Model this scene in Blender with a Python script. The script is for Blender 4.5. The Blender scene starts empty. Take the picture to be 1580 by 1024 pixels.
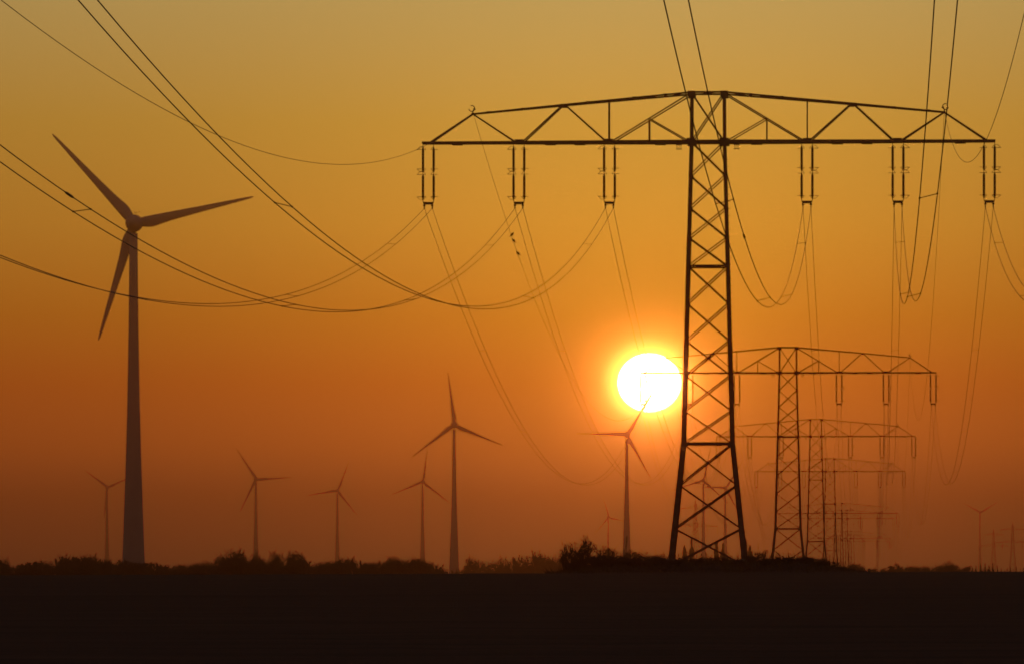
import bpy, math, random
from mathutils import Vector, Matrix

sc = bpy.context.scene
EYE = 2.0                       # camera height; every *_rel height below is measured from it
FPX = 10000.0                   # focal length in pixels of a 1580 px wide frame
HOR = 888.0                     # horizon row
# ------------------------------------------------------------------ camera
cam_d = bpy.data.cameras.new('camera')
cam = bpy.data.objects.new('camera', cam_d)
sc.collection.objects.link(cam)
cam.location = (0, 0, EYE)
cam.rotation_euler = (math.radians(90), 0, 0)
cam_d.sensor_width = 36.0
cam_d.lens = 36.0 * FPX / 1580.0
cam_d.shift_y = (HOR - 512.0) / 1580.0
cam_d.clip_start = 0.5
cam_d.clip_end = 60000
sc.camera = cam
sc.view_settings.view_transform = 'Standard'
sc.view_settings.look = 'None'
sc.view_settings.exposure = -6.0
sc.view_settings.gamma = 1.0
sc.view_settings.use_curve_mapping = False
sc.cycles.volume_bounces = 1
sc.cycles.sample_clamp_indirect = 20
sc.cycles.max_bounces = 5
sc.cycles.use_denoising = True
sc.cycles.filter_width = 1.65

# ------------------------------------------------------------------ sun direction
SX, SY = (1002 - 790) / FPX, (HOR - 590) / FPX
SUN = Vector((SX, 1.0, SY)).normalized()
SUN_EL = math.asin(SUN.z)
SUN_AZ = math.atan2(SUN.x, SUN.y)
GAIN = 64.0                     # the camera is stopped down six stops for the sun

# ------------------------------------------------------------------ world
world = bpy.data.worlds.new("World")
sc.world = world
world.use_nodes = True
nt = world.node_tree
world.cycles.sampling_method = 'MANUAL'
world.cycles.sample_map_resolution = 4096
for n in list(nt.nodes): nt.nodes.remove(n)
def N(t, **k):
    n = nt.nodes.new(t)
    for a, b in k.items(): setattr(n, a, b)
    return n
def M(op, a, b=None, c=None, clamp=False):
    n = N('ShaderNodeMath', operation=op); n.use_clamp = clamp
    for i, v in enumerate((a, b, c)):
        if v is None: continue
        if isinstance(v, (int, float)): n.inputs[i].default_value = v
        else: nt.links.new(v, n.inputs[i])
    return n.outputs[0]
def VM(op, a, b=None, out=0):
    n = N('ShaderNodeVectorMath', operation=op)
    for i, v in enumerate((a, b)):
        if v is None: continue
        if isinstance(v, (tuple, list)): n.inputs[i].default_value = v
        else: nt.links.new(v, n.inputs[i])
    return n.outputs[out]
def scale(col, f):
    n = N('ShaderNodeVectorMath', operation='SCALE')
    if isinstance(col, (tuple, list)): n.inputs[0].default_value = col
    else: nt.links.new(col, n.inputs[0])
    if isinstance(f, (int, float)): n.inputs['Scale'].default_value = f
    else: nt.links.new(f, n.inputs['Scale'])
    return n.outputs[0]
def ramp(fac, stops):
    n = N('ShaderNodeValToRGB'); r = n.color_ramp
    r.interpolation = 'LINEAR'
    while len(r.elements) < len(stops): r.elements.new(0.5)
    for e, (p, c) in zip(r.elements, stops):
        e.position = p; e.color = (c[0], c[1], c[2], 1)
    nt.links.new(fac, n.inputs[0])
    return n.outputs[0]
def hexa(r, g, b):
    f = lambda v: (v / 255 / 12.92) if v <= 10 else ((v / 255 + .055) / 1.055) ** 2.4
    return (f(r), f(g), f(b))
tc = N('ShaderNodeTexCoord').outputs['Generated']
dirn = VM('NORMALIZE', tc)
sep = N('ShaderNodeSeparateXYZ'); nt.links.new(dirn, sep.inputs[0])
elev = M('DIVIDE', M('ARCSINE', sep.outputs[2]), math.radians(1))          # degrees
# colour of the hazy sky by height above the horizon (0 to 12 degrees, then up to the zenith)
SKY = [(0.0, (.27, .095, .060)), (0.6, (.40, .115, .048)), (1.1, (.60, .145, .028)), (1.7, (.59, .138, .016)),
       (2.3, (.60, .200, .017)), (3.1, (.66, .300, .036)), (4.0, (.65, .360, .056)), (5.2, (.64, .455, .150)),
       (8.0, (.38, .30, .15)), (12.0, (.17, .105, .125))]
low = ramp(M('DIVIDE', elev, 12.0, clamp=True), [(e / 12.0, c) for e, c in SKY])
# off = angular offset from the sun in radians, slightly flattened by refraction
dv = VM('SUBTRACT', dirn, tuple(SUN))
dv = VM('MULTIPLY', dv, (1, 1, 1.09))
off = VM('LENGTH', dv, None, 1)
def gauss(k):                                        # exp(-(off/k)^2)
    q = M('DIVIDE', off, k)
    return M('EXPONENT', M('MULTIPLY', M('MULTIPLY', q, q), -1.0))
def expo(k, r=0.0):
    return M('EXPONENT', M('DIVIDE', M('MAXIMUM', M('SUBTRACT', off, r), 0.0), -k))
wide = M('ADD', 0.50, M('MULTIPLY', 0.50, gauss(0.30)))       # the sky darkens away from the sunset
side = M('ADD', 0.68, M('MULTIPLY', 0.42, gauss(0.06)))
base = scale(scale(low, wide), side)
R0 = 0.00487
glow = VM('ADD', scale((.12, .19, .003), expo(0.0070, R0)), scale((.16, .10, .0), expo(0.040, R0)))
glow = VM('ADD', glow, scale((2.2, 1.5, .08), expo(0.0010, R0)))
disc = M('MULTIPLY', M('SUBTRACT', 1.0, M('DIVIDE', M('SUBTRACT', off, R0 - .00012), .00024), clamp=True), 1.0)
glow = VM('ADD', glow, scale((64.0, 23.0, 8.5), disc))
sky = N('ShaderNodeTexSky', sky_type='NISHITA')
sky.sun_disc = False
sky.sun_elevation = SUN_EL
sky.sun_rotation = SUN_AZ
sky.air_density = 1.0; sky.dust_density = 6.0
bg1 = N('ShaderNodeBackground'); nt.links.new(sky.outputs[0], bg1.inputs[0]); bg1.inputs[1].default_value = 0.15
bg2 = N('ShaderNodeBackground'); nt.links.new(VM('ADD', base, glow), bg2.inputs[0]); bg2.inputs[1].default_value = GAIN
add = N('ShaderNodeAddShader'); nt.links.new(bg1.outputs[0], add.inputs[0]); nt.links.new(bg2.outputs[0], add.inputs[1])
out = N('ShaderNodeOutputWorld'); nt.links.new(add.outputs[0], out.inputs[0])

# ------------------------------------------------------------------ sun lamp
sl = bpy.data.lights.new('sun_lamp', 'SUN')
sl.energy = 2.0; sl.angle = math.radians(0.5); sl.color = (.045, 0.003, 0.000)
so = bpy.data.objects.new('sun_lamp', sl); sc.collection.objects.link(so)
so.rotation_euler = SUN.to_track_quat('Z', 'Y').to_euler()

# ------------------------------------------------------------------ materials
def mat(name, col, rough=.7, metal=0.0, noise=None, bump=None, spec=.3):
    m = bpy.data.materials.new(name); m.use_nodes = True
    t = m.node_tree; b = t.nodes['Principled BSDF']
    b.inputs['Base Color'].default_value = (*col, 1); b.inputs['Roughness'].default_value = rough
    b.inputs['Metallic'].default_value = metal; b.inputs['Specular IOR Level'].default_value = spec
    if noise:
        sc_, amt = noise
        co = t.nodes.new('ShaderNodeTexCoord'); nz = t.nodes.new('ShaderNodeTexNoise')
        nz.inputs['Scale'].default_value = sc_; nz.inputs['Detail'].default_value = 6
        t.links.new(co.outputs['Object'], nz.inputs['Vector'])
        cr = t.nodes.new('ShaderNodeValToRGB')
        cr.color_ramp.elements[0].position = .3; cr.color_ramp.elements[1].position = .7
        cr.color_ramp.elements[0].color = (*[c * (1 - amt) for c in col], 1)
        cr.color_ramp.elements[1].color = (*[min(1, c * (1 + amt)) for c in col], 1)
        t.links.new(nz.outputs[0], cr.inputs[0]); t.links.new(cr.outputs[0], b.inputs['Base Color'])
        if bump:
            bp = t.nodes.new('ShaderNodeBump'); bp.inputs['Strength'].default_value = bump[0]; bp.inputs['Distance'].default_value = bump[1]
            t.links.new(nz.outputs[0], bp.inputs['Height']); t.links.new(bp.outputs[0], b.inputs['Normal'])
    return m
STEEL = mat('weathered_painted_steel', (.15, .09, .07), .6, .3, (3.0, .35))
PORC = mat('brown_glazed_porcelain', (.07, .03, .02), .45)
FITT = mat('dark_fittings', (.10, .095, .09), .55, .4)
WIRE = mat('aluminium_conductor', (.14, .13, .12), .65, .3)
PLATE = mat('marker_paint', (.12, .11, .10), .6)
TPAINT = mat('turbine_paint', (.32, .32, .33), .6, 0, (.15, .06))
BARK = mat('bark', (.07, .05, .035), .9, 0, (6, .3))
LEAF = mat('dry_leaves', (.10, .070, .040), .8, 0, (2.0, .45))
GRASS = mat('dry_grass', (.09, .07, .03), .85, 0, (1.5, .4))
FEATHER = mat('dark_plumage', (.035, .033, .035), .6, 0, (30, .3))
# soil: drilled rows across the field, damp patches and clods
SOIL = bpy.data.materials.new('dark_ploughed_soil'); SOIL.use_nodes = True
t = SOIL.node_tree; b = t.nodes['Principled BSDF']; b.inputs['Roughness'].default_value = .95
b.inputs['Specular IOR Level'].default_value = .15
co = t.nodes.new('ShaderNodeTexCoord')
mp = t.nodes.new('ShaderNodeMapping'); mp.inputs['Scale'].default_value = (.05, .35, 1)
t.links.new(co.outputs['Object'], mp.inputs[0])
n1 = t.nodes.new('ShaderNodeTexNoise'); n1.inputs['Scale'].default_value = 1.2; n1.inputs['Detail'].default_value = 8
t.links.new(mp.outputs[0], n1.inputs['Vector'])
n2 = t.nodes.new('ShaderNodeTexNoise'); n2.inputs['Scale'].default_value = 2.5; n2.inputs['Detail'].default_value = 6
t.links.new(co.outputs['Object'], n2.inputs['Vector'])
cr = t.nodes.new('ShaderNodeValToRGB')
cr.color_ramp.elements[0].position = .30; cr.color_ramp.elements[0].color = (.030, .022, .015, 1)
cr.color_ramp.elements[1].position = .72; cr.color_ramp.elements[1].color = (.085, .052, .032, 1)
t.links.new(n1.outputs[0], cr.inputs[0])
mx = t.nodes.new('ShaderNodeMix'); mx.data_type = 'RGBA'; mx.blend_type = 'MULTIPLY'; mx.inputs[0].default_value = .5
t.links.new(cr.outputs[0], mx.inputs[6]); t.links.new(n2.outputs[1], mx.inputs[7]); t.links.new(mx.outputs[2], b.inputs['Base Color'])
bp = t.nodes.new('ShaderNodeBump'); bp.inputs['Strength'].default_value = .8; bp.inputs['Distance'].default_value = .12
t.links.new(n2.outputs[0], bp.inputs['Height']); t.links.new(bp.outputs[0], b.inputs['Normal'])

# ------------------------------------------------------------------ helpers
def tag(o, label=None, cat=None, group=None, kind=None):
    if label: o['label'] = label
    if cat: o['category'] = cat
    if group: o['group'] = group
    if kind: o['kind'] = kind
    return o
def empty(name, loc=(0, 0, 0), rz=0):
    o = bpy.data.objects.new(name, None); sc.collection.objects.link(o)
    o.location = loc; o.rotation_euler = (0, 0, rz); return o
def clone(o, parent=None):
    c = o.copy(); sc.collection.objects.link(c); c.parent = parent
    for k in ('label', 'group'):
        pass
    for ch in list(o.children): clone(ch, c)
    return c
class MB:
    def __init__(s): s.v = []; s.f = []
    def add(s, vs, fs):
        o = len(s.v); s.v += [tuple(v) for v in vs]; s.f += [tuple(o + i for i in f) for f in fs]
    def prof(s, p, q, prof, up=Vector((0, 0, 1)), prof2=None):
        """extrude a closed 2-d profile from p to q"""
        p, q = Vector(p), Vector(q); d = (q - p).normalized()
        u = up.cross(d)
        if u.length < 1e-4: u = Vector((1, 0, 0)).cross(d)
        u.normalize(); w = d.cross(u)
        prof2 = prof2 or prof
        n = len(prof)
        vs = [p + u * a + w * b for a, b in prof] + [q + u * a + w * b for a, b in prof2]
        fs = [(i, (i + 1) % n, n + (i + 1) % n, n + i) for i in range(n)]
        fs += [tuple(range(n - 1, -1, -1)), tuple(range(n, 2 * n))]
        s.add(vs, fs)
    def bar(s, p, q, w, h=None, up=Vector((0, 0, 1))):
        h = h or w; a, b_ = w / 2, h / 2
        s.prof(p, q, [(-a, -b_), (a, -b_), (a, b_), (-a, b_)], up)
    def angle(s, p, q, w, t=None, up=Vector((0, 0, 1)), flip=1):
        """rolled L section centred on the line"""
        t = t or w * .14; h = w / 2
        pr = [(-h, -h), (h, -h), (h, -h + t), (-h + t, -h + t), (-h + t, h), (-h, h)]
        if flip < 0: pr = [(-a, b_) for a, b_ in reversed(pr)]
        s.prof(p, q, pr, up)
    def tube(s, pts, rad, n=6, cap=True):
        pts = [Vector(p) for p in pts]; rings = []
        rs = rad if isinstance(rad, (list, tuple)) else [rad] * len(pts)
        u = None; o = len(s.v)
        for i, p in enumerate(pts):
            d = (pts[min(i + 1, len(pts) - 1)] - pts[max(i - 1, 0)]).normalized()
            if u is None:
                u = d.cross(Vector((0, 0, 1)))
                if u.length < 1e-3: u = d.cross(Vector((1, 0, 0)))
            else: u = u - d * u.dot(d)
            u.normalize(); w = d.cross(u)
            for k in range(n):
                a = 2 * math.pi * k / n
                s.v.append(tuple(p + (u * math.cos(a) + w * math.sin(a)) * rs[i]))
        for i in range(len(pts) - 1):
            for k in range(n):
                a0 = o + i * n + k; a1 = o + i * n + (k + 1) % n
                s.f.append((a0, a1, a1 + n, a0 + n))
        if cap:
            s.f.append(tuple(o + k for k in range(n - 1, -1, -1)))
            e = o + (len(pts) - 1) * n; s.f.append(tuple(e + k for k in range(n)))
    def lathe(s, prof, n=16, c=(0, 0, 0)):
        s.tube([(c[0], c[1], c[2] + z) for r, z in prof], [max(r, 1e-4) for r, z in prof], n)
    def build(s, name, m, parent=None, smooth=False):
        me = bpy.data.meshes.new(name); me.from_pydata(s.v, [], s.f); me.materials.append(m); me.update()
        if smooth:
            for p in me.polygons: p.use_smooth = True
        o = bpy.data.objects.new(name, me); sc.collection.objects.link(o); o.parent = parent
        return o
def lerp(a, b, t): return a + (b - a) * t
def interp(tab, x):
    if x <= tab[0][0]: return tab[0][1]
    for (x0, y0), (x1, y1) in zip(tab, tab[1:]):
        if x <= x1:
            t = (x - x0) / (x1 - x0); t = t * t * (3 - 2 * t) if False else t
            return lerp(y0, y1, t)
    return tab[-1][1]
def hashn(x, y):
    v = math.sin(x * 12.9898 + y * 78.233) * 43758.5453
    return v - math.floor(v)
def vnoise(x, y):
    ix, iy = math.floor(x), math.floor(y); fx, fy = x - ix, y - iy
    fx = fx * fx * (3 - 2 * fx); fy = fy * fy * (3 - 2 * fy)
    return lerp(lerp(hashn(ix, iy), hashn(ix + 1, iy), fx), lerp(hashn(ix, iy + 1), hashn(ix + 1, iy + 1), fx), fy)

# ------------------------------------------------------------------ ground
GT = [(-500, -1.9), (0, -1.75), (120, -1.66), (220, -1.15), (320, -.25), (385, .13), (410, .16), (450, .02), (560, -.9),
      (807, -1.7), (1197, -1.26), (1587, -1.36), (1977, -7.9), (2367, -6.0), (2757, -11.0), (3147, -9.4), (3700, -6), (4500, -3), (11500, -5)]
def mound(x, y):
    ax = 1.0
    if x < 6.5: ax = max(0, (x - 2.6) / 3.9)
    if x > 18.5: ax = max(0, 1 - (x - 18.5) / 3.5)
    ay = max(0, 1 - abs(y - 416) / 20) ; ay = min(1, ay * 1.8)
    s_ = lambda t: t * t * (3 - 2 * t)
    return .60 * s_(ax) * s_(ay)
def ground(x, y):
    z = interp(GT, y)
    if 100 < y < 470:                                    # the crest is a little higher towards the right
        z += max(-.12, min(.12, x / 260.0)) * min(1, (y - 100) / 250)
    z += mound(x, y)
    return z + EYE
ys = []; y = -480.0
while y < 11500:
    ys.append(y)
    y += 60 if y < 60 else (5 if y < 380 else (1.2 if y < 455 else (20 if y < 900 else 120)))
ys.append(11500)
xs = sorted(set([-6500, -4500, -3000, -2000, -1300, -800, -500, -300, -200, -140] + [-100 + 5 * i for i in range(18)] +
                [-11 + 1.2 * i for i in range(40)] + [40 + 5 * i for i in range(14)] + [140, 200, 300, 500, 800, 1300, 2000, 3000, 4500, 6500]))
gv = []; gf = []
for yy in ys:
    for xx in xs:
        r = (vnoise(xx * .8, yy * .25) - .5) * (.05 if 100 < yy < 470 else 0)
        if mound(xx, yy) > .02: r += (vnoise(xx * 1.3, yy * 1.3) - .5) * .16
        gv.append((xx, yy, ground(xx, yy) + r))
w = len(xs)
for j in range(len(ys) - 1):
    for i in range(w - 1):
        gf.append((j * w + i, j * w + i + 1, (j + 1) * w + i + 1, (j + 1) * w + i))
g = MB(); g.v = gv; g.f = gf
tag(g.build('ground', SOIL, None, True), kind='structure')

# ------------------------------------------------------------------ pylon
ZA = 26.96                       # lower chord of the crossarm above the base
def make_pylon():
    root = empty('transmission_pylon')
    HW = [(-1.2, 2.49), (0, 2.36), (7.58, 1.57), (18.96, 1.27), (ZA, 1.06), (30.12, 1.04)]
    hw = lambda z: interp(HW, z)
    zs = [0, 2.12, 4.92, 7.58, 9.69, 11.96, 14.18, 16.57, 18.96, 20.79, 22.71, 24.79, ZA]
    corner = lambda sx, sy, z: Vector((sx * hw(z), sy * hw(z), z))
    for sx in (-1, 1):
        for sy in (-1, 1):
            m = MB()
            segs = [(-1.2, 2.12, .31), (2.12, 7.58, .29), (7.58, 14.18, .265), (14.18, 20.79, .235), (20.79, ZA, .20), (ZA, 30.12, .18)]
            for a, b_, w_ in segs:
                p, q = corner(sx, sy, a), corner(sx, sy, b_ + .0)
                d = (q - p).normalized(); t_ = .022; h = w_
                # angle iron, corner outwards
                pr = [(0, 0), (-sx * h, 0), (-sx * h, -sy * t_), (-sx * t_, -sy * t_), (-sx * t_, -sy * h), (0, -sy * h)]
                if sx * sy < 0: pr = list(reversed(pr))
                o = Vector((sx * w_ * .5, sy * w_ * .5, 0))
                vs = [p + o + Vector((a_, c_, 0)) for a_, c_ in pr] + [q + o + Vector((a_, c_, 0)) for a_, c_ in pr]
                n = 6
                m.add(vs, [(i, (i + 1) % n, n + (i + 1) % n, n + i) for i in range(n)] + [tuple(range(n - 1, -1, -1)), tuple(range(n, 2 * n))])
            if sx == 1 and sy == -1:          # step bolts up the climbing leg
                z = 1.0
                while z < 26:
                    c = corner(1, -1, z); m.bar(c + Vector((.1, -.13, 0)), c + Vector((.30, -.13, 0)), .022); z += .45
            # gusset plates where the braces meet the leg
            for z in zs[1:-1]:
                c = corner(sx, sy, z)
                m.bar(c + Vector((-sx * .02, -sy * .0 + sy * .06, -.17)), c + Vector((-sx * .02, sy * .06, .17)), .26, .012, up=Vector((0, 1, 0)))
            m.build('leg', STEEL, root)
            fb = MB(); c = corner(sx, sy, 0)
            fb.lathe([(.34, -1.5), (.34, .12), (.26, .2)], 12, (c.x, c.y, 0))
            fb.build('footing', mat_concrete(), root)
    br = MB()
    def face(fn, a, b_, wd, single=False):
        p0, p1, q0, q1 = fn(-1, a), fn(1, a), fn(-1, b_), fn(1, b_)
        br.angle(p0, q1, wd); br.angle(p1 , q0, wd, flip=-1)
    fns = [lambda s_, z: corner(s_, -1, z) + Vector((0, -.10, 0)), lambda s_, z: corner(s_, 1, z) + Vector((0, .10, 0)),
           lambda s_, z: corner(-1, s_, z) + Vector((-.02, 0, 0)), lambda s_, z: corner(1, s_, z) + Vector((.02, 0, 0))]
    for i, (a, b_) in enumerate(zip(zs, zs[1:])):
        wd = .092 if i < 3 else (.078 if i < 8 else .068)
        for fn in fns: face(fn, a - (.25 if i == 0 else 0), b_, wd)
    for z, wd in ((7.58, .17), (18.96, .12)):
        for fn in fns: br.angle(fn(-1, z), fn(1, z), wd)
        br.angle(corner(-1, -1, z), corner(1, 1, z), .07); br.angle(corner(1, -1, z), corner(-1, 1, z), .07)
    br.build('bracing', STEEL, root)
    # crossarm -----------------------------------------------------
    ca = MB()
    ye = lambda x: lerp(1.04, .42, max(0, min(1, (abs(x) - 1.05) / 17.0)))
    zt = lambda x: interp([(1.05, 3.15), (9.29, 2.41), (15.16, 1.86)], abs(x))
    yt = lambda x: lerp(1.0, .10, max(0, min(1, (abs(x) - 1.05) / 14.1)))
    B = lambda x, s_: Vector((x, s_ * ye(x), ZA)); T = lambda x, s_: Vector((x, s_ * yt(x), ZA + zt(x)))
    for s_ in (-1, 1):
        # chords, in lengths with lapped splice plates
        for x0, x1, wd in ((-18.42, -12.15, .15), (-12.15, -6.37, .165), (-6.37, -1.05, .17), (-1.05, 1.05, .16), (1.05, 6.37, .17), (6.37, 12.15, .165), (12.15, 18.42, .15)):
            ca.angle(B(x0, s_), B(x1, s_), wd, flip=-s_)
        for x in (-16.2, -10.2, -8.3, -3.1, 3.1, 8.3, 10.2, 16.2):
            ca.bar(B(x - .35, s_) + Vector((0, s_ * .06, -.05)), B(x + .35, s_) + Vector((0, s_ * .06, -.05)), .02, .16)
        for sg in (-1, 1):
            ca.angle(T(sg * 15.16, s_), T(sg * 9.29, s_), .115, flip=s_)
            ca.angle(T(sg * 9.29, s_), T(sg * 1.05, s_), .115, flip=s_)
            for x in (14.0, 11.8, 7.6, 4.6, 2.6):
                ca.bar(T(sg * x, s_) + Vector((-.25, 0, .05)), T(sg * x, s_) + Vector((.25, 0, .05)), .10, .02)
            ca.angle(B(sg * 17.93, s_), T(sg * 15.16, s_), .10)
            ca.angle(T(sg * 15.16, s_), B(sg * 12.35, s_), .09)
            ca.angle(B(sg * 11.95, s_), T(sg * 9.35, s_), .085)
            ca.angle(T(sg * 9.2, s_), B(sg * 6.5, s_), .085)
            ca.angle(B(sg * 6.37, s_), T(sg * 6.37, s_), .075)
            ca.angle(B(sg * 6.2, s_), T(sg * 1.1, s_) + Vector((0, 0, -.05)), .08)
            g_ = lerp(B(sg * 6.2, s_), T(sg * 1.1, s_), .475)
            ca.angle(B(g_.x, s_), g_, .07)
            ca.angle(g_, B(sg * 1.2, s_), .07)
            # gussets
            for x, zz in ((12.15, 0), (6.37, 0)):
                ca.bar(B(sg * x, s_) + Vector((-.28, s_ * .03, .05)), B(sg * x, s_) + Vector((.28, s_ * .03, .05)), .014, .26)
            ca.bar(T(sg * 9.29, s_) + Vector((-.2, s_ * .03, -.05)), T(sg * 9.29, s_) + Vector((.2, s_ * .03, -.05)), .014, .2)
            ca.bar(T(sg * 1.05, s_) + Vector((-.24, s_ * .06, -.1)), T(sg * 1.05, s_) + Vector((.24, s_ * .06, -.1)), .014, .36)
            ca.bar(B(sg * 1.05, s_) + Vector((-.3, s_ * .10, 0)), B(sg * 1.05, s_) + Vector((.3, s_ * .10, 0)), .014, .40)
        ca.angle(T(-1.05, s_), T(1.05, s_), .12)
        ca.angle(B(-1.05, s_), T(1.05, s_), .078); ca.angle(B(1.05, s_), T(-1.05, s_), .078)
    xsn = [-18.3, -16.2, -14.2, -12.15, -10.2, -8.3, -6.37, -4.6, -2.8, -1.05, 1.05, 2.8, 4.6, 6.37, 8.3, 10.2, 12.15, 14.2, 16.2, 18.3]
    for i, (a, b_) in enumerate(zip(xsn, xsn[1:])):
        s_ = 1 if i % 2 else -1
        ca.angle(B(a, s_), B(b_, -s_), .06); ca.angle(B(a, -1), B(a, 1), .07)
        if abs(a) < 15.2 and abs(b_) < 15.2: ca.angle(T(a, s_), T(b_, -s_), .05)
    ca.angle(B(18.3, -1), B(18.3, 1), .09)
    for sg in (-1, 1):
        for x in (18.39, 17.70, 12.54, 11.85, 6.70, 6.01): ca.bar(B(sg * x, -1), B(sg * x, 1), .09, .09)
        ca.bar(T(sg * 15.16, -1) , T(sg * 15.16, 1), .14, .14)
    ca.build('crossarm', STEEL, root)
    # earth wire ring fittings on the two peaks
    for sg in (-1, 1):
        m = MB(); c = Vector((sg * 15.16, 0, ZA + 1.86))
        m.bar(c, c + Vector((0, 0, .22)), .07)
        pts = [c + Vector((sg * (.09 + .19 * math.cos(a)), 0, .37 + .19 * math.sin(a))) for a in [math.radians(-250 + 28 * k) for k in range(11)]] if False else \
              [c + Vector((sg * (.08 + .19 * math.cos(math.radians(a))), 0, .36 + .19 * math.sin(math.radians(a)))) for a in range(70, 352, 20)]
        m.tube(pts, .032, 6); m.bar(c + Vector((0, 0, .2)), c + Vector((-sg * .1, 0, .36)), .05)
        m.bar(c + Vector((-sg * .17, 0, .30)), c + Vector((-sg * .02, 0, .34)), .07)
        m.build('earth_wire_bracket', FITT, root)
        # small comb-shaped marker plate under the arm beside the body
        m = MB(); x0 = sg * 1.85
        m.bar((x0 - .19, -.98, ZA - .24), (x0 + .19, -.98, ZA - .24), .03, .05)
        for k in range(5): m.bar((x0 - .15 + .075 * k, -.98, ZA - .24), (x0 - .15 + .075 * k, -.98, ZA - .52), .052, .02)
        m.bar((x0 - .19, -.98, ZA - .51), (x0 + .19, -.98, ZA - .51), .02, .05)
        m.bar((x0, -.98, ZA - .24), (x0, -.98, ZA), .03)
        m.build('marker_plate', PLATE, root)
    # insulator sets
    for sg in (-1, 1):
        for xc in (18.045, 12.195, 6.355):
            st = MB(); xm = sg * xc
            yk = MB(); zy = ZA - 3.88
            yk.bar((xm - .30, 0, zy), (xm + .30, 0, zy), .10, .17)
            for s_ in (-1, 1):
                yk.bar((xm + s_ * .29, 0, zy - .02), (xm + s_ * .345, 0, zy + .14), .05)
                yk.bar((xm + s_ * .255, 0, zy), (xm + s_ * .255, 0, zy - .24), .045)
                yk.lathe([(.03, .06), (.075, .03), (.085, -.02), (.05, -.08)], 8, (xm + s_ * .255, 0, zy - .13))
                yk.bar((xm + s_ * .255, -.20, zy - .30), (xm + s_ * .255, .20, zy - .30), .07, .09)
            yko = None
            sroot = st
            first = None
            for s_ in (-1, 1):
                x = xm + s_ * .345
                rod = MB()
                prof = [(.022, -3.75), (.022, -3.66)]
                for z0 in (-3.62, -1.86):
                    prof += [(.05, z0), (.05, z0 + .08)]
                    for k in range(19):
                        zz = z0 + .10 + k * .073
                        prof += [(.064, zz), (.100, zz + .014), (.068, zz + .05)]
                    prof += [(.05, z0 + 1.50), (.05, z0 + 1.56), (.02, z0 + 1.58), (.02, z0 + 1.74)]
                prof += [(.022, -.05), (.022, 0)]
                rod.lathe(prof, 8, (x, 0, ZA))
                o = rod.build('insulator_string', PORC, root)
                outer = (s_ == sg)
                for zc, up in ((-.42, 1), (-1.66, -1), (-2.02, 1), (-3.46, -1)):
                    hn = MB(); z_ = ZA + zc
                    x2 = x + sg * .40 if outer else x - sg * .28
                    hn.tube([(x + (.2 if x2 < x else -.2), 0, z_), (x2, 0, z_)], .018, 5)
                    hn.tube([(x + .19 * (1 if x2 < x else -1), 0, z_), (x + .05 * (1 if x2 < x else -1), 0, z_ + up * .17), (x, 0, z_ + up * .17)], .014, 5)
                    if outer: hn.tube([(x + sg * .39, 0, z_), (x + sg * .19, 0, z_ + up * .19), (x, 0, z_ + up * .2)], .016, 5)
                    hn.build('arcing_horn', FITT, o)
            yk.build('yoke', FITT, root)
    return root
_c = {}
def mat_concrete():
    if 'c' not in _c: _c['c'] = mat('footing_concrete', (.25, .24, .22), .9, 0, (4, .2))
    return _c['c']
LX, LY = 21.75, 390.0
YAW = -math.atan2(LX, LY)
PY = []                          # (x, y, base z)
ARM_Y = [219.6, 575, 673, 726.8, 791.4, 799.3, 830, 834]
for i in range(8):
    d = 417 + LY * i; x = 12.62 + LX * i
    PY.append((x, d, EYE + (HOR - ARM_Y[i]) * d / FPX - ZA))
order = ['nearest and largest lattice pylon standing right of the sun among dark shrubs',
         'second lattice pylon in the row, its arm half hidden behind the nearest pylon',
         'third lattice pylon in the row, seen just right of the second one',
         'fourth lattice pylon in the row, its whole arm visible between its neighbours',
         'fifth lattice pylon in the row, faint in the haze with its arm near the treetops',
         'sixth lattice pylon in the row, faint with its arm just under that of the fifth',
         'seventh lattice pylon in the row, very faint brown outline low over the hedge',
         'eighth and farthest lattice pylon of the row, almost lost in haze']
p0 = make_pylon()
for i, (x, y, z) in enumerate(PY):
    o = p0 if i == 0 else clone(p0)
    if i > 2:                    # too far for the arcing horns to show
        for c in list(o.children):
            for h in list(c.children): bpy.data.objects.remove(h)
    o.location = (x, y, z); o.rotation_euler = (0, 0, YAW)
    tag(o, order[i], 'pylon', 'lattice pylons of the power line receding to the right')

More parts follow.
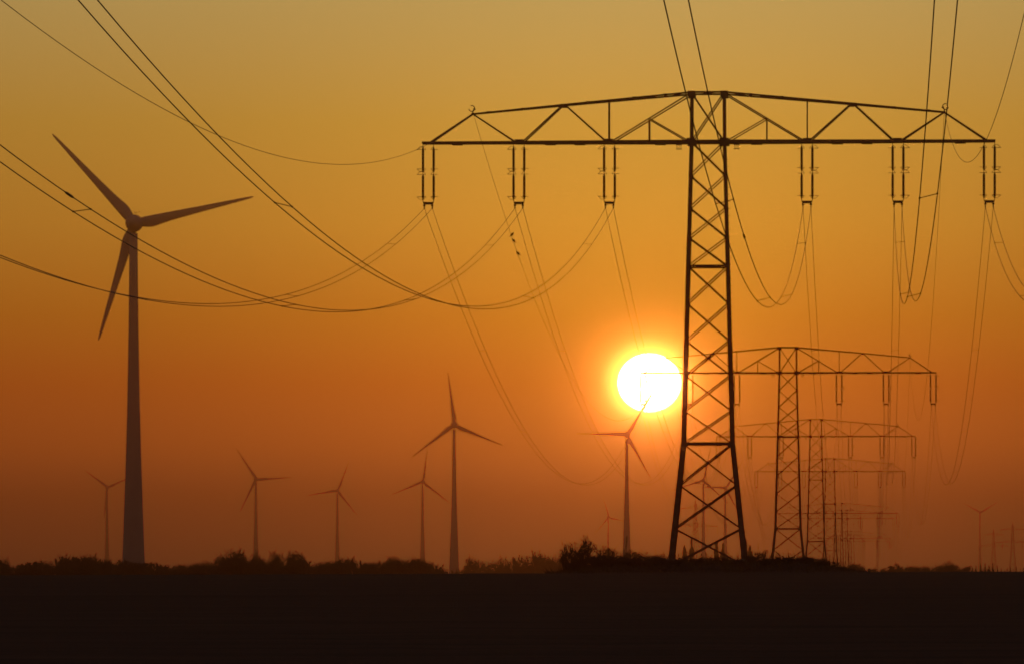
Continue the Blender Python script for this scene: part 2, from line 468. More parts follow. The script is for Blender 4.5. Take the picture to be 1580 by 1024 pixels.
# ------------------------------------------------------------------ power lines
def attach(i, lx, lz, ly=0):
    if i < 0: x, y, z = 12.62 - LX, 417 - LY, PY[0][2] - .8
    else: x, y, z = PY[i]
    c, s = math.cos(YAW), math.sin(YAW)
    return Vector((x + c * lx - s * ly, y + s * lx + c * ly, z + lz))
def cat_pt(a, b, sag, t):
    p = a.lerp(b, t); p.z -= 4 * sag * t * (1 - t); return p
spans = ['from overhead to the nearest pylon', 'from the nearest pylon to the second', 'from the second pylon to the third',
         'from the third pylon to the fourth', 'from the fourth pylon to the fifth', 'from the fifth pylon to the sixth',
         'from the sixth pylon to the seventh', 'from the seventh pylon to the eighth']
pos = [(-18.045, 'outer left'), (-12.195, 'middle left'), (-6.355, 'inner left'), (6.355, 'inner right'), (12.195, 'middle right'), (18.045, 'outer right')]
for si, sp in enumerate(spans):
    i0 = si - 1
    sag = 12.9 if si == 0 else 13.4
    for lx, nm in pos:
        a0, b0 = attach(i0, lx, ZA - 4.2), attach(i0 + 1, lx, ZA - 4.2)
        dg = .065 * (1 if lx < 0 else -1)
        if si == 0:
            sag = {-18: 12.8, -12: 13.1, -6: 12.95, 6: 12.9, 12: 12.75, 18: 12.9}[int(lx)]
            if int(lx) == -12: dg = -.035
        root = empty('power_line', tuple(b0))
        tag(root, 'paired conductors at %s of the arm, %s' % (nm, sp), 'power line', 'twin conductors strung along the row of pylons')
        K = 90 if si < 2 else 36
        nseg = 5 if si < 2 else 4
        for s_ in (-1, 1):
            a, b = attach(i0, lx + s_ * .255, ZA - 4.2), attach(i0 + 1, lx + s_ * .255, ZA - 4.2)
            sg2 = sag + s_ * dg
            m = MB(); m.tube([cat_pt(a, b, sg2, k / K) - b0 for k in range(K + 1)], .016, nseg)
            m.build('conductor', WIRE, root)
            if si == 0 and ((lx < -12 and lx > -13 and s_ == 1) or (lx > 6 and lx < 7 and s_ == 1)):
                tt = .396 if lx < 0 else .448
                m = MB(); m.tube([cat_pt(a, b, sg2, tt + dt) - b0 for dt in (-.0024, -.0018, 0, .0018, .0024)], [.02, .035, .038, .035, .02], 6)
                m.build('splice_sleeve', FITT, root)
        if si < 4:
            dd = 32.0 if si == 0 else 58.0
            while dd < 380:
                t_ = 1 - dd / LY if si == 0 else dd / LY
                pa = cat_pt(attach(i0, lx - .255, ZA - 4.2), attach(i0 + 1, lx - .255, ZA - 4.2), sag - dg, t_) - b0
                pb = cat_pt(attach(i0, lx + .255, ZA - 4.2), attach(i0 + 1, lx + .255, ZA - 4.2), sag + dg, t_) - b0
                m = MB(); m.tube([pa, pb], .013, 5)
                for pp in (pa, pb): m.bar(pp + Vector((0, -.08, 0)), pp + Vector((0, .08, 0)), .04, .05)
                m.build('spacer', FITT, root)
                dd += 66.2 if si == 0 else 56.0
    for lx, nm in ((-15.16, 'left'), (15.16, 'right')):
        a, b = attach(i0, lx, ZA + 1.98), attach(i0 + 1, lx, ZA + 1.98)
        m = MB(); es = 12.15 if si == 0 else 13.2; K = 90 if si < 2 else 36
        a_ = a - Vector((0, 0, .9 if si == 0 else 0))
        m.tube([cat_pt(a_, b, es, k / K) - b for k in range(K + 1)], .0125, 5 if si < 2 else 4)
        o = m.build('earth_wire', WIRE); o.location = b
        tag(o, 'single earth wire at the %s peak, %s' % (nm, sp), 'earth wire', 'earth wires strung over the row of pylons')
        if si == 1 and lx < 0: EW = (a_, b, es)

# ------------------------------------------------------------------ birds on the earth wire
def make_bird():
    m = MB()
    sp = [(-.205, -.120, .016, .034), (-.16, -.090, .014, .030), (-.11, -.056, .026, .034), (-.06, -.015, .062, .058), (0, .035, .085, .075),
          (.05, .085, .078, .070), (.085, .130, .054, .052), (.100, .160, .037, .037), (.118, .185, .034, .034), (.135, .196, .022, .022), (.150, .190, .010, .010), (.178, .182, .003, .003)]
    n = 12; o = 0
    for i, (x, z, rz_, ry) in enumerate(sp):
        x0, z0 = sp[max(0, i - 1)][:2]; x1, z1 = sp[min(len(sp) - 1, i + 1)][:2]
        d = Vector((x1 - x0, 0, z1 - z0)).normalized(); u = Vector((-d.z, 0, d.x))
        for k in range(n):
            a = 2 * math.pi * k / n
            m.v.append(tuple(Vector((x, 0, z)) + u * rz_ * math.sin(a) + Vector((0, 1, 0)) * ry * math.cos(a)))
    for i in range(len(sp) - 1):
        for k in range(n):
            m.f.append((i * n + k, i * n + (k + 1) % n, (i + 1) * n + (k + 1) % n, (i + 1) * n + k))
    m.f.append(tuple(range(n - 1, -1, -1))); m.f.append(tuple((len(sp) - 1) * n + k for k in range(n)))
    for s_ in (-1, 1):                                       # legs and gripping toes
        m.tube([(.0, s_ * .02, -.01), (.01, s_ * .018, -.05), (.0, s_ * .016, -.085)], [.012, .006, .005], 5)
        m.tube([(-.02, s_ * .016, -.095), (.0, s_ * .016, -.084), (.022, s_ * .016, -.097)], .005, 5)
    return m
bm_ = make_bird(); first = None
for tgt, face_, rz, lab in ((789.6, 1, .3, 'uppermost of three dark birds on the thin wire, the one facing right'),
                            (792.8, -1, -.25, 'middle of three dark birds perched on the thin wire, facing left'),
                            (799.6, -1, -.15, 'lowest of three dark birds on the thin wire, perched apart')):
    a, b, es = EW; lo, hi = 0.0, .4
    for _ in range(40):
        t_ = (lo + hi) / 2; p = cat_pt(a, b, es, t_)
        if 790 + FPX * p.x / p.y < tgt: lo = t_
        else: hi = t_
    if first is None: o = first = bm_.build('bird', FEATHER, None, True)
    else: o = first.copy(); sc.collection.objects.link(o)
    o.location = p + Vector((0, 0, .095)); o.rotation_euler = (0, 0, rz if face_ > 0 else math.pi + rz)
    tag(o, lab, 'bird', 'birds perched on the earth wire')

# ------------------------------------------------------------------ wind turbines (seen from behind)
HUB = 101.5
def make_turbine():
    root = empty('wind_turbine')
    m = MB()
    prof = [(3.75, -3), (3.75, 0), (3.55, 4.5), (3.15, 12), (2.78, 22), (2.22, 38), (1.78, 54), (1.46, 71), (1.28, 86), (1.18, 98.6)]
    m.lathe(prof, 40)
    for z in (20, 38.5, 57, 77):                               # joint collars between the tower sections
        r = interp([(z_, r_) for r_, z_ in prof], z)
        m.lathe([(r - .1, z - .1), (r + .04, z - .06), (r + .04, z + .06), (r - .1, z + .1)], 40)
    m.build('tower', TPAINT, root, True)
    nac = MB()                                                 # egg-shaped nacelle along y, blunt end to the rotor
    ring = [(-4.6, .05), (-4.4, .8), (-3.9, 1.35), (-3.0, 1.8), (-1.6, 2.15), (0, 2.35), (1.4, 2.4), (2.0, 2.35)]
    nac.tube([(0, y_, 0) for y_, r_ in ring], [r_ for y_, r_ in ring], 28)
    no = nac.build('nacelle', TPAINT, root, True); no.location = (0, 0, HUB)
    an = MB(); an.tube([(.9, -1.8, 2.0), (.9, -1.8, 3.1)], .05, 6); an.tube([(.35, -1.8, 2.75), (1.9, -1.8, 2.95)], .045, 6)
    an.lathe([(.02, 0), (.14, .05), (.14, .2), (.02, .28)], 8, (1.85, -1.8, 2.95))
    an.lathe([(.02, 0), (.12, .05), (.12, .16), (.02, .22)], 8, (.4, -1.8, 2.78))
    an.build('wind_sensor', FITT, no)
    sp = MB(); ring = [(2.05, 2.35), (2.4, 2.5), (3.6, 2.42), (4.8, 2.0), (5.7, 1.2), (6.1, .4), (6.15, .02)]
    sp.tube([(0, y_, 0) for y_, r_ in ring], [r_ for y_, r_ in ring], 28)
    so_ = sp.build('spinner', TPAINT, root, True); so_.location = (0, 0, HUB)
    # blade pointing along +z from the hub; trailing edge bulges clockwise (to +x) seen from -y
    st = [(1.6, -1.2, 1.3, .75), (2.6, -1.3, 1.55, .72), (3.7, -1.32, 1.85, .62), (4.8, -1.30, 2.02, .52), (6.0, -1.26, 1.98, .45), (7.8, -1.20, 1.75, .38), (10, -1.12, 1.50, .30),
          (14, -.98, 1.26, .24), (19, -.80, 1.0, .18), (24, -.66, .78, .13), (29, -.50, .55, .10), (32.5, -.40, .38, .07), (34.3, -.30, .22, .05), (35.0, -.12, .10, .03)]
    bl = MB(); n = 14
    for i, (r, le, te, th) in enumerate(st):
        tw = math.radians(max(0, 14 - r * .55)) * .5
        for k in range(n):
            a = 2 * math.pi * k / n; c = (le + te) / 2; hx = (te - le) / 2
            x = c + hx * math.cos(a); yv = th * math.sin(a) * (1 - .35 * math.cos(a))
            x, yv = x * math.cos(tw) - yv * math.sin(tw), x * math.sin(tw) + yv * math.cos(tw)
            bl.v.append((x, 3.7 + yv + r * .015, r))
    for i in range(len(st) - 1):
        for k in range(n):
            bl.f.append((i * n + k, i * n + (k + 1) % n, (i + 1) * n + (k + 1) % n, (i + 1) * n + k))
    bl.f.append(tuple(range(n - 1, -1, -1))); bl.f.append(tuple((len(st) - 1) * n + k for k in range(n)))
    b0 = bl.build('blade', TPAINT, root, True); b0.location = (0, 0, HUB)
    for k in range(2):
        c = b0.copy(); sc.collection.objects.link(c); c.parent = root
    return root
turb0 = make_turbine(); used = False
TURB = [  # hub px, hub py, blade px, blade angle (deg, counter-clockwise from +x), yaw, label
    (206, 344, 188.5, 12.6, 3, 'largest wind turbine, dark tapering tower at far left rising over the hedge'),
    (700.7, 655, 82, 97, 2, 'medium wind turbine left of the sun with one blade pointing straight up'),
    (967, 670, 78.5, 58.6, 4, 'wind turbine right under the sun, its upper blade reaching into the disc'),
    (394.7, 738.8, 55.5, 3.0, 5, 'small hazy wind turbine above the tallest hedge clump, one blade level to the right'),
    (520.5, 756.3, 49, 68.6, 4, 'small hazy wind turbine with upper blade leaning right, between two similar ones'),
    (652, 742.7, 52.5, 82, 5, 'small hazy wind turbine just behind and left of the medium one'),
    (165, 751, 47.5, 23.6, 8, 'small hazy wind turbine partly hidden by the largest tower'),
    (1085.4, 740.5, 53, 77.5, 3, 'faint wind turbine seen between the legs of the nearest pylon, left one'),
    (1119, 752, 50, 57.5, 12, 'faint wind turbine beside the right leg of the nearest pylon'),
    (938.4, 797.6, 34, 107, 18, 'tiny faint wind turbine left of the tower under the sun'),
    (1512, 790, 32, 30, 5, 'tiny faint wind turbine at far right above the hedge'),
]
for hx, hy, bp_, ang, yaw, lab in TURB:
    d = 35.0 * FPX / bp_
    x = (hx - 790) * d / FPX; hz = EYE + (HOR - hy) * d / FPX
    gz = ground(x, d)
    o = clone(turb0) if used else turb0; used = True
    o.location = (x, d, gz); o.rotation_euler = (0, 0, math.radians(-yaw) - math.atan2(x, d) * .5)
    k = 0
    for ch in o.children:
        if ch.name.startswith('tower'): ch.scale = (1, 1, (hz - gz) / HUB)
        else: ch.location = (0, 0, hz - gz)
        if ch.name.startswith('blade'):
            ch.rotation_euler = (0, math.radians(90 - ang + 120 * k), 0); k += 1
    tag(o, lab, 'wind turbine', 'wind turbines across the plain')

# ------------------------------------------------------------------ far pylons of a crossing line
def make_danube():
    root = empty('crossing_pylon'); m = MB(); H = 46.0
    hw = lambda z: interp([(0, 3.0), (25, 1.15), (46, .35)], z)
    for sx in (-1, 1):
        for sy in (-1, 1):
            l = MB(); l.tube([(sx * hw(z), sy * hw(z), z) for z in (-1, 25, 44)], [.2, .17, .12], 4); l.build('leg', STEEL, root)
    z = 0
    while z < 44:
        s_ = hw(z) * 1.9; z2 = min(44, z + max(1.6, s_))
        for sy in (-1, 1):
            m.bar((-hw(z), sy * hw(z), z), (hw(z2), sy * hw(z2), z2), .1); m.bar((hw(z), sy * hw(z), z), (-hw(z2), sy * hw(z2), z2), .1)
            m.bar((sy * hw(z), -hw(z), z), (sy * hw(z2), hw(z2), z2), .1)
        z = z2
    m.bar((0, 0, 43.5), (0, 0, H), .3)
    m.build('bracing', STEEL, root)
    for z, hwid in ((30, 14.5), (40, 9.5)):
        a = MB()
        for s_ in (-1, 1):
            for sg in (-1, 1):
                a.bar((0, s_ * .9, z), (sg * hwid, s_ * .1, z), .22); a.bar((0, s_ * .8, z + 1.9), (sg * hwid, s_ * .1, z + .1), .16)
                for k in range(5):
                    t0, t1 = k / 5, (k + 1) / 5
                    a.bar((sg * hwid * t0, s_ * .5, z), (sg * hwid * t1 * .98, s_ * .3, z + 1.9 * (1 - t1)), .1)
        a.build('crossarm', STEEL, root)
        for x in ((-hwid, -hwid * .55, hwid * .55, hwid) if hwid > 12 else (-hwid, hwid)):
            i_ = MB(); i_.tube([(x, 0, z), (x, 0, z - 4.2)], .15, 6); i_.build('insulator_string', PORC, root)
    return root
dp = make_danube(); first = True
for px, d, s_, rz, lab in ((1562.5, 5150, 1.0, .12, 'faint two-armed lattice pylon at the right edge beyond the hedge'),
                           (1533, 7600, 1.3, .2, 'very faint two-armed lattice pylon left of the one at the right edge'),
                           (1073, 6400, 1.75, .5, 'faint two-armed lattice pylon seen through the legs of the nearest pylon')):
    x = (px - 790) * d / FPX
    o = dp if first else clone(dp); first = False
    o.location = (x, d, ground(x, d)); o.rotation_euler = (0, 0, rz); o.scale = (s_, s_, s_)
    tag(o, lab, 'pylon', 'pylons of a second line crossing far away')

# ------------------------------------------------------------------ vegetation
MINR = [.009]
def twigs(m, rng, base, d, length, rad, depth, spread=.5, leaves=None, lsize=.05, upb=.15, ratio=(.6, .85)):
    pts = [base]; p = base.copy(); dd = d.copy(); k = 3
    for i in range(k):
        dd = (dd + Vector((rng.uniform(-.18, .18), rng.uniform(-.18, .18), rng.uniform(-.05, upb)))).normalized()
        p = p + dd * length / k; pts.append(p.copy())
    m.tube(pts, [rad * (1 - .5 * i / k) for i in range(k + 1)], 3 if depth < 2 else 4, cap=False)
    if leaves is not None and depth <= 1:
        for i in range(rng.randint(1, 3) if depth else 3):
            c = pts[rng.randint(1, k)] + Vector([rng.uniform(-1, 1) * lsize for _ in range(3)])
            leaf(leaves, rng, c, lsize)
    if depth <= 0: return
    for i in range(rng.randint(2, 4) if depth > 1 else 3):
        t_ = rng.uniform(.35, 1.0); j = min(k - 1, int(t_ * k)); q = pts[j].lerp(pts[j + 1], t_ * k - j)
        nd = (dd + Vector((rng.gauss(0, spread), rng.gauss(0, spread), rng.gauss(0.05, spread * .6)))).normalized()
        twigs(m, rng, q, nd, length * rng.uniform(*ratio), max(rad * .6, MINR[0]), depth - 1, spread, leaves, lsize, upb, ratio)
def leaf(m, rng, c, s_):
    u = Vector((rng.gauss(0, 1), rng.gauss(0, 1), rng.gauss(0, 1))).normalized()
    v = u.cross(Vector((rng.gauss(0, 1), rng.gauss(0, 1), rng.gauss(0, 1)))).normalized()
    a = s_ * rng.uniform(.6, 1.2); b_ = a * rng.uniform(.45, .8)
    m.add([c - u * a, c + v * b_, c + u * a, c - v * b_], [(0, 1, 2, 3)])
def shrub_bare(seed, h, w, nst=9, lsz=.020, depth=4, r0=.022, minr=.0075, lf_p=.12, spread=.30):
    """leafless hedge shrub: a fan of upright rods forking into fine twigs, a few clinging leaves"""
    rng = random.Random(seed); st = MB(); lf = MB(); MINR[0] = minr
    for i in range(nst):
        a = rng.uniform(0, 2 * math.pi); r = rng.uniform(0, .12) * w; q = rng.random()
        ln = h * (.50 - .16 * q) * rng.uniform(.85, 1.05)
        d = Vector((math.cos(a) * w / h * 1.1 * q, math.sin(a) * w / h * 1.1 * q, 1)).normalized()
        twigs(st, rng, Vector((math.cos(a) * r, math.sin(a) * r, -.1)), d, ln, r0, depth, spread, lf if rng.random() < lf_p else None, lsz, .12, (.42, .66))
    if not lf.v: leaf(lf, rng, Vector((0, 0, h * .5)), lsz)
    return st, lf
def shrub_leafy(seed, h, w, n, ls, solid=.8):
    """rounded leafy shrub or small tree: lobes of leaf clumps round a branching stem, ragged rim"""
    rng = random.Random(seed); st = MB(); lf = MB()
    lobes = []
    for i in range(9):
        a = rng.uniform(0, 6.283); r = rng.uniform(.1, .42) * w
        lobes.append((Vector((math.cos(a) * r, math.sin(a) * r, h * rng.uniform(.28, .78))), rng.uniform(.20, .34) * w, rng.uniform(.13, .22) * h))
    for i in range(7):
        c, rw, rh = lobes[i]
        mid = Vector((c.x * .4, c.y * .4, c.z * .5))
        st.tube([Vector((c.x * .15, c.y * .15, -.3)), mid, c], [.09, .06, .03], 5)
    for c, rw, rh in lobes:
        for k in range(n // 9):
            while True:
                q = Vector([rng.uniform(-1, 1) for _ in range(3)])
                if q.length < 1: break
            q = q * (1 + .25 * rng.random())
            leaf(lf, rng, c + Vector((q.x * rw, q.y * rw, q.z * rh)), ls)
        for k in range(7):                                      # twigs breaking out of the rim
            a = rng.uniform(0, 6.283); d = Vector((math.cos(a) * .7, math.sin(a) * .7, rng.uniform(.5, 1.4))).normalized()
            p = c + Vector((d.x * rw * .6, d.y * rw * .6, d.z * rh * .6)); L = rng.uniform(.5, 1.2) * rh + .25
            q = p + d * L + Vector((rng.uniform(-.1, .1), 0, .1)); st.tube([p, (p + q) / 2 + Vector((0, 0, .03)), q], [.045, .035, .018], 3, cap=False)
            for j in range(9): leaf(lf, rng, p.lerp(q, rng.uniform(.2, 1)) + Vector([rng.uniform(-.12, .12) for _ in range(3)]), ls * .62)
    for k in range(n // 3):                                     # skirt of low growth
        a = rng.uniform(0, 6.283); r = math.sqrt(rng.random()) * w * .5
        leaf(lf, rng, Vector((math.cos(a) * r, math.sin(a) * r, h * rng.uniform(-.02, .45))), ls)
    return st, lf
def make_plant(name, st, lf, fol='foliage', smat=None, stem='stem'):
    root = empty(name); st.build(stem, BARK, root); lf.build(fol, LEAF, root); return root
def unused(protos):
    for p in protos:
        if not p.get('placed'):
            for c in list(p.children): bpy.data.objects.remove(c)
            bpy.data.objects.remove(p)
        else: del p['placed']
def place(proto, loc, rz, s_, lab, cat, group):
    if not proto.get('placed'): o = proto; proto['placed'] = 1
    else:
        o = clone(proto)
        if 'placed' in o: del o['placed']
    o.location = loc; o.rotation_euler = (0, 0, rz); o.scale = s_
    tag(o, lab, cat, group); return o

# dark shrubs on the bank by the nearest pylon: px, top py, px width, distance
bare = [make_plant('bare_shrub', *shrub_bare(11 + k, 2.4, w_, n_), fol='leaves') for k, (w_, n_) in enumerate(((1.5, 24), (1.1, 14), (2.0, 19), (1.6, 16)))]
ORD = 'first second third fourth fifth sixth seventh eighth ninth tenth eleventh twelfth thirteenth fourteenth fifteenth sixteenth seventeenth eighteenth nineteenth twentieth'.split()
def ordn(n): return ORD[n] if n < 20 else (('twenty-' if n < 29 else 'thirty-') + ORD[(n - 20) % 10])
BANK = [(898, 820, 46, 410, 0, 'large round bare shrub at the left end of the dark bank'),
        (877, 833, 26, 408, 1, 'spiky bare shrub left of the large round one on the bank'),
        (870, 848, 18, 412, 3, 'small bare shrub at the very left foot of the dark bank'),
        (915, 846, 30, 414, 2, 'bushy bare shrub just right of the large round one'),
        (938, 838, 38, 411, 3, 'broad bare shrub in front of the turbine left of the pylon'),
        (952, 848, 24, 415, 2, 'low dense shrub left of the turbine tower foot'),
        (978, 845, 32, 412, 3, 'upright bare shrub right of the turbine tower foot'),
        (1000, 848, 38, 414, 2, 'low bare shrub midway from the turbine tower to the pylon leg'),
        (1014, 853, 26, 416, 3, 'low bare shrub close to the left leg of the nearest pylon'),
        (888, 852, 34, 405, 2, 'low wide undergrowth shrub below the large round one'),
        (925, 856, 40, 406, 0, 'low wide undergrowth shrub below the broad bare one'),
        (960, 860, 40, 405, 2, 'low wide undergrowth shrub below the turbine tower'),
        (1060, 862, 26, 424, 3, 'small weedy shrub inside the left foot of the nearest pylon'),
        (1098, 859, 26, 424, 1, 'small weedy shrub between the feet of the nearest pylon'),
        (1128, 858, 24, 424, 2, 'small weedy shrub inside the right foot of the nearest pylon'),
        (1158, 853, 22, 409, 1, 'bare shrub just right of the nearest pylon'),
        (1173, 846, 26, 410, 3, 'tallest bare shrub right of the nearest pylon'),
        (1190, 856, 26, 412, 2, 'low shrub in front of the second pylon, left leg'),
        (1212, 860, 26, 413, 0, 'low shrub in front of the second pylon, middle'),
        (1232, 864, 26, 414, 1, 'low shrub in front of the second pylon, right leg'),
        (1252, 868, 24, 412, 2, 'low shrub near the right end of the bank'),
        (1272, 868, 18, 408, 3, 'little upright shrub at the right end of the bank')]
for i_, (px_, py_, pw_) in enumerate(((882, 860, 26), (899, 846, 30), (907, 855, 30), (918, 852, 34), (930, 852, 30), (942, 850, 34), (950, 856, 36), (962, 856, 30), (972, 858, 34), (984, 853, 30),
                                      (992, 858, 34), (1004, 856, 34), (1012, 860, 30), (1022, 858, 26), (1032, 863, 24), (1046, 866, 26), (1078, 866, 30), (1112, 866, 30), (1142, 864, 24), (1164, 858, 26),
                                      (1180, 858, 26), (1198, 861, 28), (1208, 864, 30), (1222, 866, 30), (1242, 869, 30), (1262, 872, 26), (1282, 874, 20))):
    BANK.append((px_, py_ + 1, pw_ + 2, 403 + (i_ * 7) % 5, i_ % 4, '%s undergrowth clump from the left along the front of the bank' % ordn(i_)))
rng = random.Random(5)
def mesh_top(p): return max(v.co.z for c in p.children for v in c.data.vertices)
def mesh_w(p): return 2 * sorted(abs(v.co.x) for c in p.children for v in c.data.vertices)[int(-.04 * 1000) if False else -60]
dims = {id(p): (mesh_top(p), mesh_w(p)) for p in bare}
for px, py, pw, d, k, lab in BANK:
    x = (px - 790) * d / FPX; gz = ground(x, d); top = EYE + (HOR - py) * d / FPX
    H_, W_ = dims[id(bare[k])]
    sz = max(.5, top - gz) / H_; sx = pw * d / FPX / W_ * 1.15
    place(bare[k], (x, d, gz), rng.uniform(0, 6.28) if px != 898 else 0, (sx, sx, sz), lab, 'shrub', 'dark shrubs on the bank by the nearest pylon')
unused(bare)
# single tall whips standing above the bank
whip = []
for k in range(3):
    r_ = random.Random(50 + k); st = MB(); lf = MB()
    twigs(st, r_, Vector((0, 0, -.1)), Vector((r_.uniform(-.1, .1), 0, 1)).normalized(), 1.5, .018, 2, .22, lf, .03, .3, (.3, .5))
    whip.append(make_plant('sapling', st, lf, fol='leaves'))
wd_ = {id(p): mesh_top(p) for p in whip}
for i, (px, py, d, lab) in enumerate(((968, 826, 409, 'thin whip-like sapling in front of the tower under the sun'), (1012, 845, 411, 'thin short sapling just left of the nearest pylon'),
                       (1170, 836, 408, 'thin whip-like sapling right of the nearest pylon'), (1146, 846, 405, 'short thin sapling in front of the right pylon leg'), (1183, 843, 412, 'thin sapling between the nearest and second pylon'),
                       (879, 831, 407, 'thin sapling at the left end of the dark bank'))):
    x = (px - 790) * d / FPX; gz = ground(x, d); p = whip[i % 3]
    sz = (EYE + (HOR - py) * d / FPX - gz) / wd_[id(p)]
    place(p, (x, d, gz), i * 1.3, (sz, sz, sz), lab, 'sapling', 'thin saplings on the bank')
unused(whip)

# grass and weeds on the bank
gm = MB(); rng = random.Random(9)
for i in range(15000):
    x = rng.uniform(2.2, 22.5); y = rng.uniform(396, 434)
    if mound(x, y) < .03 and rng.random() < .8: continue
    z = ground(x, y) - .03; h = rng.uniform(.10, .34) * (1.5 if rng.random() < .08 else 1)
    a = rng.uniform(0, 6.28); w_ = rng.uniform(.012, .03); lx_, ly_ = rng.gauss(0, .35) * h, rng.gauss(0, .35) * h
    gm.add([(x - math.cos(a) * w_, y - math.sin(a) * w_, z), (x + math.cos(a) * w_, y + math.sin(a) * w_, z), (x + lx_ * .5 + w_ * .4, y + ly_ * .5, z + h * .65), (x + lx_, y + ly_, z + h)], [(0, 1, 2), (0, 2, 3)])
for i in range(420):                                            # taller seed-headed weeds
    x = rng.uniform(3.2, 21.5); y = rng.uniform(402, 430)
    if mound(x, y) < .1: continue
    z = ground(x, y); h = rng.uniform(.35, .8); p = Vector((x, y, z)); q = p + Vector((rng.gauss(0, .08), rng.gauss(0, .08), h))
    gm.tube([p, (p + q) / 2 + Vector((.02, 0, 0)), q], [.010, .008, .006], 3, cap=False)
    for j in range(5): leaf(gm, rng, p.lerp(q, rng.uniform(.4, 1)) + Vector((rng.uniform(-.05, .05), 0, 0)), .04)
tag(gm.build('grass', GRASS), 'rough dry grass and weeds covering the dark bank', 'grass', kind='stuff')

# hedges, far behind the crest of the field
leafy = [make_plant('hedge_shrub', *shrub_leafy(101 + k, 5.0, w_, 2800, .13), fol='foliage') for k, w_ in enumerate((5.0, 4.2, 5.6, 4.6, 3.6, 5.2))]
leafy += [make_plant('hedge_shrub', *shrub_bare(131 + k, 5.0, w_, 16, .13, 4, .06, .028, .9, .34), fol='foliage') for k, w_ in enumerate((4.0, 4.8, 3.4))]
dims = {id(p): (mesh_top(p), mesh_w(p)) for p in leafy}
rng = random.Random(21)
def hedge(profile, d0, step, marks, group, special={}, wpx=22, dd=30):
    x = profile[0][0]; cnt = {}
    while x <= profile[-1][0]:
        top = interp(profile, x) + rng.uniform(-1.5, 2.5); d = d0 + rng.uniform(-dd, dd)
        p = rng.choice(leafy); H_, W_ = dims[id(p)]
        X = (x - 790) * d / FPX; gz = ground(X, d)
        sz = (EYE + (HOR - top) * d / FPX - gz) / H_ * 1.04; sx = wpx * rng.uniform(.85, 1.35) * d / FPX / W_
        mk = [m_ for m_ in marks if m_[0] <= x][-1]; n_ = cnt.get(mk[0], 0); cnt[mk[0]] = n_ + 1
        place(p, (X, d, gz), rng.uniform(0, 6.28), (sx, sx, sz), '%s %s rightward from %s' % (ordn(n_), mk[2], mk[1]), 'shrub', group)
        x += step * rng.uniform(.7, 1.3)
    for px, py, pw, l2 in special:
        d = d0 - dd - 10; p = rng.choice(leafy[:6]); pw *= 1.3; H_, W_ = dims[id(p)]
        X = (px - 790) * d / FPX; gz = ground(X, d)
        sz = (EYE + (HOR - py) * d / FPX - gz) / H_ * 1.03; sx = pw * d / FPX / W_
        place(p, (X, d, gz), rng.uniform(0, 6.28), (sx, sx, sz), l2, 'shrub', group)
LEFT = [(-25, 860), (0, 861), (10, 866), (25, 871), (40, 868), (60, 864), (80, 861), (100, 858), (140, 858), (160, 860), (185, 862), (215, 866), (240, 868), (262, 871), (290, 867),
        (310, 864), (330, 861), (345, 858), (400, 858), (415, 860), (470, 863), (490, 864), (515, 862), (560, 864), (590, 863), (640, 862), (665, 866), (680, 868), (688, 874)]
hedge(LEFT, 1300, 7.5, [(-99, 'the left edge of the view', 'low shrub'), (206, 'the largest turbine tower', 'low shrub'), (395, 'the level-bladed small turbine', 'low shrub'),
                      (520, 'the right-leaning small turbine', 'low shrub'), (652, 'the turbine behind the medium one', 'low shrub')], 'shrubs of the long left hedge',
      [(5, 857, 20, 'leafy shrub in the hedge at the left edge of the view'),
       (105, 852, 34, 'broad leafy shrub in the hedge left of the largest turbine tower'), (136, 853, 28, 'leafy shrub in the hedge touching the largest turbine tower from the left'),
       (348, 846, 32, 'left half of the tallest hedge clump below the small level-bladed turbine'), (374, 843, 38, 'tallest leafy tree-like shrub in the left hedge'),
       (396, 848, 24, 'leafy shrub right beside the tallest one in the left hedge'), (362, 850, 40, 'low spreading shrub in front of the tallest hedge clump'), (427, 845, 24, 'round leafy shrub right of the tallest hedge clump'),
       (456, 848, 26, 'second round leafy shrub right of the tallest hedge clump'), (534, 857, 26, 'leafy shrub in the hedge under the turbine whose blade leans right'),
       (612, 853, 34, 'leafy shrub in the hedge below the turbine behind the medium one'), (642, 855, 28, 'leafy shrub in the hedge just left of the medium turbine')])
hedge([(704, 876), (712, 870), (725, 862), (740, 858), (760, 861), (780, 857), (800, 857), (820, 855), (845, 853), (862, 856), (885, 860)], 2300, 9,
      [(-99, 'the medium turbine tower', 'pale hazy shrub')], 'shrubs of the paler middle hedge',
      [(733, 853, 30, 'leafy shrub at the left of the paler middle hedge'), (780, 853, 24, 'leafy shrub in the middle of the paler middle hedge'), (842, 844, 40, 'tallest round tree at the right of the paler middle hedge'), (866, 850, 28, 'smaller round tree touching the left end of the dark bank')], 22, 60)
hedge([(1285, 876), (1300, 873), (1317, 870), (1340, 874), (1360, 874), (1378, 871), (1402, 872), (1420, 873), (1445, 871), (1462, 868), (1478, 870), (1495, 871), (1510, 875), (1530, 876)], 1500, 9,
      [(-99, 'the right end of the dark bank', 'hazy shrub'), (1400, 'the narrow upright shrub', 'hazy shrub')], 'shrubs of the low right hedge',
      [(1318, 866, 16, 'small round shrub near the left end of the right hedge'), (1384, 865, 12, 'narrow upright shrub in the right hedge'), (1465, 862, 26, 'tallest round shrub in the right hedge')], 20, 40)
unused(leafy)

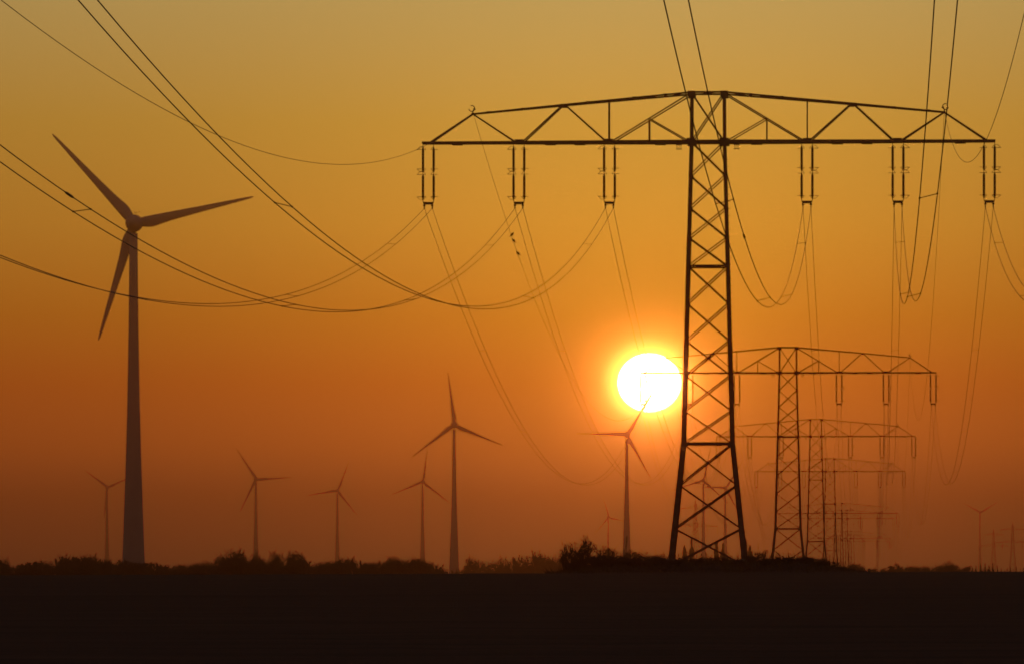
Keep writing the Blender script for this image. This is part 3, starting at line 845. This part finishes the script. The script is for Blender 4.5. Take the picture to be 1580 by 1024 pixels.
# narrow conifers and poplars
def conifer(seed, h, w, n, ls, pop=False):
    r_ = random.Random(seed); st = MB(); lf = MB(); st.tube([(0, 0, -.4), (0, 0, h * .5), (0, 0, h * .98)], [.16, .1, .02], 6)
    for i in range(n):
        t_ = r_.random() ** (1.0 if pop else 1.3); a = r_.uniform(0, 6.283)
        rr = (math.sin(math.pi * min(1, (t_ * .86 + .14))) ** .5 if pop else (1 - t_)) * w / 2 * (.65 + .35 * math.sin(t_ * 23 + 3 * math.cos(a)))
        rr *= math.sqrt(r_.random())
        leaf(lf, r_, Vector((math.cos(a) * rr, math.sin(a) * rr, h * (.05 + .95 * t_) - .15 * rr)), ls)
    return st, lf
con = [make_plant('young_conifer', *conifer(7 + k, 3.0, 1.3, 420, .12), stem='trunk', fol='crown') for k in range(2)]
rng = random.Random(3)
CON = ((1506, 872), (1513, 870), (1520, 868), (1526, 871), (1532, 868), (1539, 872), (1545, 876), (1554, 876), (1559, 874), (1568, 873), (1575, 877), (1500, 873), (1550, 879), (1564, 878), (1579, 875))
for i, (px, py) in enumerate(CON):
    d = 1490 + rng.uniform(-20, 20); x = (px - 790) * d / FPX; gz = ground(x, d)
    s_ = (EYE + (HOR - py) * d / FPX - gz) / 3.0
    place(con[i % 2], (x, d, gz), rng.uniform(0, 6), (s_ * .9, s_ * .9, s_), '%s small pointed conifer counted from the right edge' % ordn(sum(1 for q in CON if q[0] > px)), 'conifer', 'small conifers ending the right hedge')
unused(con)
pop = [make_plant('poplar', *conifer(70 + k, 14.0, 3.6, 3200, .32, True), stem='trunk', fol='crown') for k in range(2)]
for i, (px, py, wpx, lab) in enumerate(((1067, 831, 13, 'taller of two hazy poplars inside the left leg of the nearest pylon'), (1057, 841, 13, 'shorter of two hazy poplars inside the left leg of the nearest pylon'),
                       (1107, 834, 12, 'left poplar of the pair inside the right leg of the nearest pylon'), (1118, 837, 13, 'right poplar of the pair inside the right leg of the nearest pylon'),
                       (1154, 831, 13, 'hazy poplar just outside the right leg of the nearest pylon'), (1162, 840, 11, 'thin poplar at the right side of the one outside the pylon leg'))):
    d = 2300; x = (px - 790) * d / FPX; gz = ground(x, d)
    sz = (EYE + (HOR - py) * d / FPX - gz) / 14.0; sx = wpx * d / FPX / 3.6
    place(pop[i % 2], (x, d + i * 6, gz), i, (sx, sx, sz), lab, 'poplar', 'hazy poplars behind the nearest pylon')
unused(pop)

# ------------------------------------------------------------------ haze
hz = MB(); X0, X1, Y0, Y1, Z0, Z1 = -7000, 7000, -800, 12000, -11.5, 152
hz.add([(X0, Y0, Z0), (X1, Y0, Z0), (X1, Y1, Z0), (X0, Y1, Z0), (X0, Y0, Z1), (X1, Y0, Z1), (X1, Y1, Z1), (X0, Y1, Z1)],
       [(0, 3, 2, 1), (4, 5, 6, 7), (0, 1, 5, 4), (1, 2, 6, 5), (2, 3, 7, 6), (3, 0, 4, 7)])
HZ = bpy.data.materials.new('haze_air'); HZ.use_nodes = True
t = HZ.node_tree
for n in list(t.nodes): t.nodes.remove(n)
pv = t.nodes.new('ShaderNodeVolumePrincipled'); mo = t.nodes.new('ShaderNodeOutputMaterial')
# fine dust scatters over a few degrees, mist droplets throw a narrow aureole round the sun
pv.inputs['Color'].default_value = (.88, .57, .34, 1)
pv.inputs['Density'].default_value = .00008
pv.inputs['Anisotropy'].default_value = .95
pw = t.nodes.new('ShaderNodeVolumePrincipled')
pw.inputs['Color'].default_value = (.88, .57, .34, 1)
pw.inputs['Density'].default_value = .00013
pw.inputs['Anisotropy'].default_value = .998
ad = t.nodes.new('ShaderNodeAddShader')
t.links.new(pv.outputs[0], ad.inputs[0]); t.links.new(pw.outputs[0], ad.inputs[1])
t.links.new(ad.outputs[0], mo.inputs['Volume'])
ho = hz.build('haze', HZ)
tag(ho, 'warm sunset haze filling the air over the whole plain', 'haze', kind='stuff')
